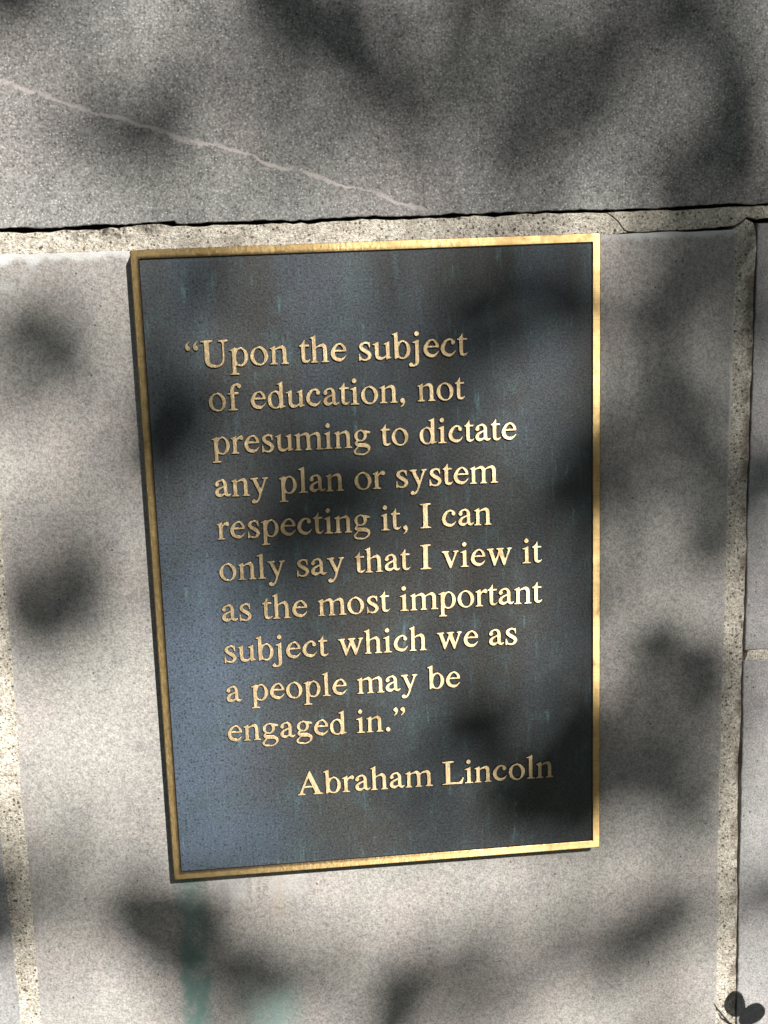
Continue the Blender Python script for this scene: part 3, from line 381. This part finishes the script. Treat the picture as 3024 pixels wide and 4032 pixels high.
FAR = [[-333,-10,84,12.9],[-337,8,65,14.2],[-339,-3,65,11.4],[-282,-15,85,14.6],[-313,44,72,14.9],[-308,49,65,13.5],[-264,13,61,11.8],[-274,-9,74,12.3],[-299,17,67,13.6],[-343,229,74,13.6],[-331,210,62,13.8],[-305,210,69,11.1],[-309,233,63,14.4],[-362,185,81,11.0],[-281,168,75,12.5],[263,-101,78,13.5],[288,-115,62,12.2],[344,-164,63,11.5],[277,-147,74,14.2],[316,-217,74,13.0],[387,-154,73,13.6],[329,-194,66,11.0],[390,-57,78,12.2],[312,-133,72,15.0],[214,-110,61,15.0],[287,185,84,13.4],[303,259,62,11.4],[238,239,79,12.5],[254,238,78,12.9],[171,266,65,13.5],[260,190,79,12.0],[313,148,77,11.8],[392,245,79,11.3],[303,213,76,14.9],[256,-494,68,12.7],[314,-365,76,11.7],[242,-376,67,12.9],[193,-327,62,12.1],[288,-382,60,11.3],[203,-419,61,11.7],[186,-451,64,11.4],[297,-454,70,13.6],[-223,-317,64,13.4],[-143,-359,71,13.8],[-189,-378,80,11.3],[-158,-401,64,15.0],[-139,-414,83,11.2],[89,-448,64,14.2],[55,-452,81,12.9],[100,-517,85,11.1],[7,-468,81,12.5],[-41,-434,62,11.4],[43,-493,73,13.9],[84,-261,78,12.8],[87,-228,76,14.0],[221,-236,75,11.1],[175,-216,84,13.5],[186,-206,60,12.5],[195,-271,76,11.7],[215,-188,74,13.0],[153,-265,68,11.8],[45,207,66,14.5],[79,200,70,11.8],[165,204,61,13.8],[173,244,65,11.5],[14,223,73,12.5],[54,246,82,14.4],[18,500,62,14.3],[-45,450,81,13.8],[-67,510,85,13.3],[-224,425,66,11.1],[-188,420,64,14.2],[-184,402,63,13.5],[-237,446,62,13.7],[334,327,65,13.9],[311,444,61,11.7],[302,336,82,14.8],[88,389,65,12.6],[345,485,62,12.6],[185,425,74,12.8],[-423,-274,72,13.2],[-394,-296,70,12.9],[-385,-310,83,14.5],[-342,-262,63,11.9],[-286,-283,69,13.1],[-362,-302,82,14.4],[-93,50,74,12.4],[-124,49,60,11.9],[-27,107,61,11.7],[-140,-12,64,12.9],[68,60,76,14.4],[318,181,75,13.3],[334,151,74,13.1],[349,11,80,11.7],[249,95,68,12.2],[292,26,79,11.8],[455,169,76,12.1],[-179,-472,63,13.0],[-147,-469,61,13.1],[-197,-506,78,11.5],[-121,-488,77,12.8],[-78,-452,72,12.1],[168,51,73,14.6],[275,78,76,12.3],[210,8,68,11.5],[191,60,66,11.6],[223,49,83,12.4],[175,64,83,13.3]]
centres = []
for x, z, l, d in SH:
    p = Vector((x / 1000, WY, z / 1000 + ZC)) + SUN * d; centres.append(p); leaf(p, l / 1000 * 1.5)
cnt = 0
for x, z, l, d in FAR: leaf(Vector((x / 1000, WY, z / 1000 + ZC)) + SUN * d, l / 1000)
while cnt < 1100:                            # the same low canopy to the sides
    p = Vector((random.uniform(-1.6, 1.8), WY, ZC + random.uniform(-.5, 1.6))) + SUN * random.uniform(5, 9.5)
    if inframe(p) or p.z < 3.2: continue
    leaf(p, random.uniform(.05, .075)); cnt += 1
    if cnt % 14 == 0: centres.append(p)
cnt = 0
while cnt < 6500:                            # the crown
    v = Vector([random.gauss(0, 1) for _ in range(3)]).normalized() * random.random() ** .4
    p = Vector((3.8, -9.2, 8.2)) + Vector((v.x * 4.0, v.y * 3.2, v.z * 3.2))
    if inframe(p) or random.random() < .35 * (math.sin(p.x * 3.1) * math.sin(p.y * 2.7) * math.sin(p.z * 3.3) > .1): continue
    leaf(p, random.uniform(.09, .15), None, Vector([random.gauss(0, 1) for _ in range(3)]).normalized()); cnt += 1
mesh('foliage', lv, lf, tree, (m_leaf,))
tv, tf = [], []; tips = []
for c in centres:                            # twigs carry the sprays of leaves
    t = min(tips, key=lambda q: (q - c).length, default=None)
    if t is None or (t - c).length > .32:
        b = min(limbs, key=lambda q: (q - c).length); mid = b.lerp(c, .5) + Vector((0, 0, .06)); tube(tv, tf, [b, mid, c], [.006, .004, .0015], 5); tips.append(c)
    else: tube(tv, tf, [t, c], [.0014, .0007], 4)
mesh('twig', tv, tf, tree, (m_bark,), True)

# ------------------------------------------------------------------ unseen trees added behind and beside the viewer to block low sky
wv, wf = [], []
spots = [(-22 + 2.9 * i + random.uniform(-1, 1), random.uniform(-23, -18), random.uniform(9, 12)) for i in range(16)]
spots += [(s * random.uniform(9.5, 13), y + random.uniform(-.8, .8), random.uniform(8.5, 11)) for s in (-1, 1) for y in (-3, -6.2, -9.5, -13)]
for tx, ty, th in spots:
    tube(wv, wf, [Vector((tx, ty, 0)), Vector((tx, ty, th * .6))], [.2, .1], 6)
    for j in range(700):
        v = Vector([random.gauss(0, 1) for _ in range(3)]).normalized() * random.random() ** .4; p = Vector((tx + v.x * 2.4, ty + v.y * 2.2, th * .55 + v.z * th * .44)); b = len(wv)
        e = Vector([random.gauss(0, 1) for _ in range(3)]).normalized(); g = e.orthogonal().normalized(); s = random.uniform(.28, .5)
        wv += [p - e * s, p + g * s * .6, p + e * s, p - g * s * .6]; wf.append((b, b + 1, b + 2, b + 3))
o = mesh('sky_block_trees', wv, wf, None, (m_leaf,)); o['kind'] = 'stuff'; o['label'] = 'unseen dark green trees added around the lawn to block low sky light'; o['category'] = 'sky_block_trees'

# ------------------------------------------------------------------ the low plant right of the frame (crisp two-lobed leaf shadow)
plant = thing('low_plant', 'low two-leaved sprig casting the crisp lobed shadow beside the right mortar joint', 'plant', (.58, -.2, 0))
k = NT('sprig_green'); m_sprig = k.out(k.mix(k.noise(60, 2), (.05, .10, .03), (.08, .14, .04)), .45)
def wallpt(x, z, d): return Vector((x / 1000, WY, z / 1000 + ZC)) + SUN * d
D = .15; j0 = wallpt(364, -536, D)
vv, ff = [], []; tube(vv, ff, smoothpath([(.58, -.2, -.02), (.52, -.19, .25), tuple(wallpt(362, -600, D)), tuple(j0)], 5, .004), [.0022] * 16, 6)
for q in ((354, -528), (349, -516)): tube(vv, ff, [j0, wallpt(*q, D + .004), wallpt(q[0] - 3, q[1] + 6, D + .008)], [.001, .0009, .0005], 5)
mesh('stem', vv, ff, plant, (m_sprig,), True)
def lobed(cx, cz, rx, rz, rot):
    vv, ff = [], []; n = 26; cc = wallpt(cx, cz, D); vv.append(cc + SUN * .002); e1 = Vector((1, 0, 0)) - SUN * SUN.x; e2 = Vector((0, 0, 1)) - SUN * SUN.z
    ca, sa = math.cos(math.radians(rot)), math.sin(math.radians(rot))
    for i in range(n):
        a = 2 * math.pi * i / n; r = 1 + .05 * math.sin(3 * a + cx); x, z = rx * r * math.cos(a), rz * r * math.sin(a)
        vv.append(wallpt(cx + x * ca - z * sa, cz + x * sa + z * ca, D + .003 * math.cos(2 * a)))
    for i in range(n): ff.append((0, 1 + i, 1 + (i + 1) % n))
    mesh('leaf', vv, ff, plant, (m_sprig,), True)
lobed(369, -513, 11.5, 16, 12); lobed(388, -527, 16, 11.5, 35)
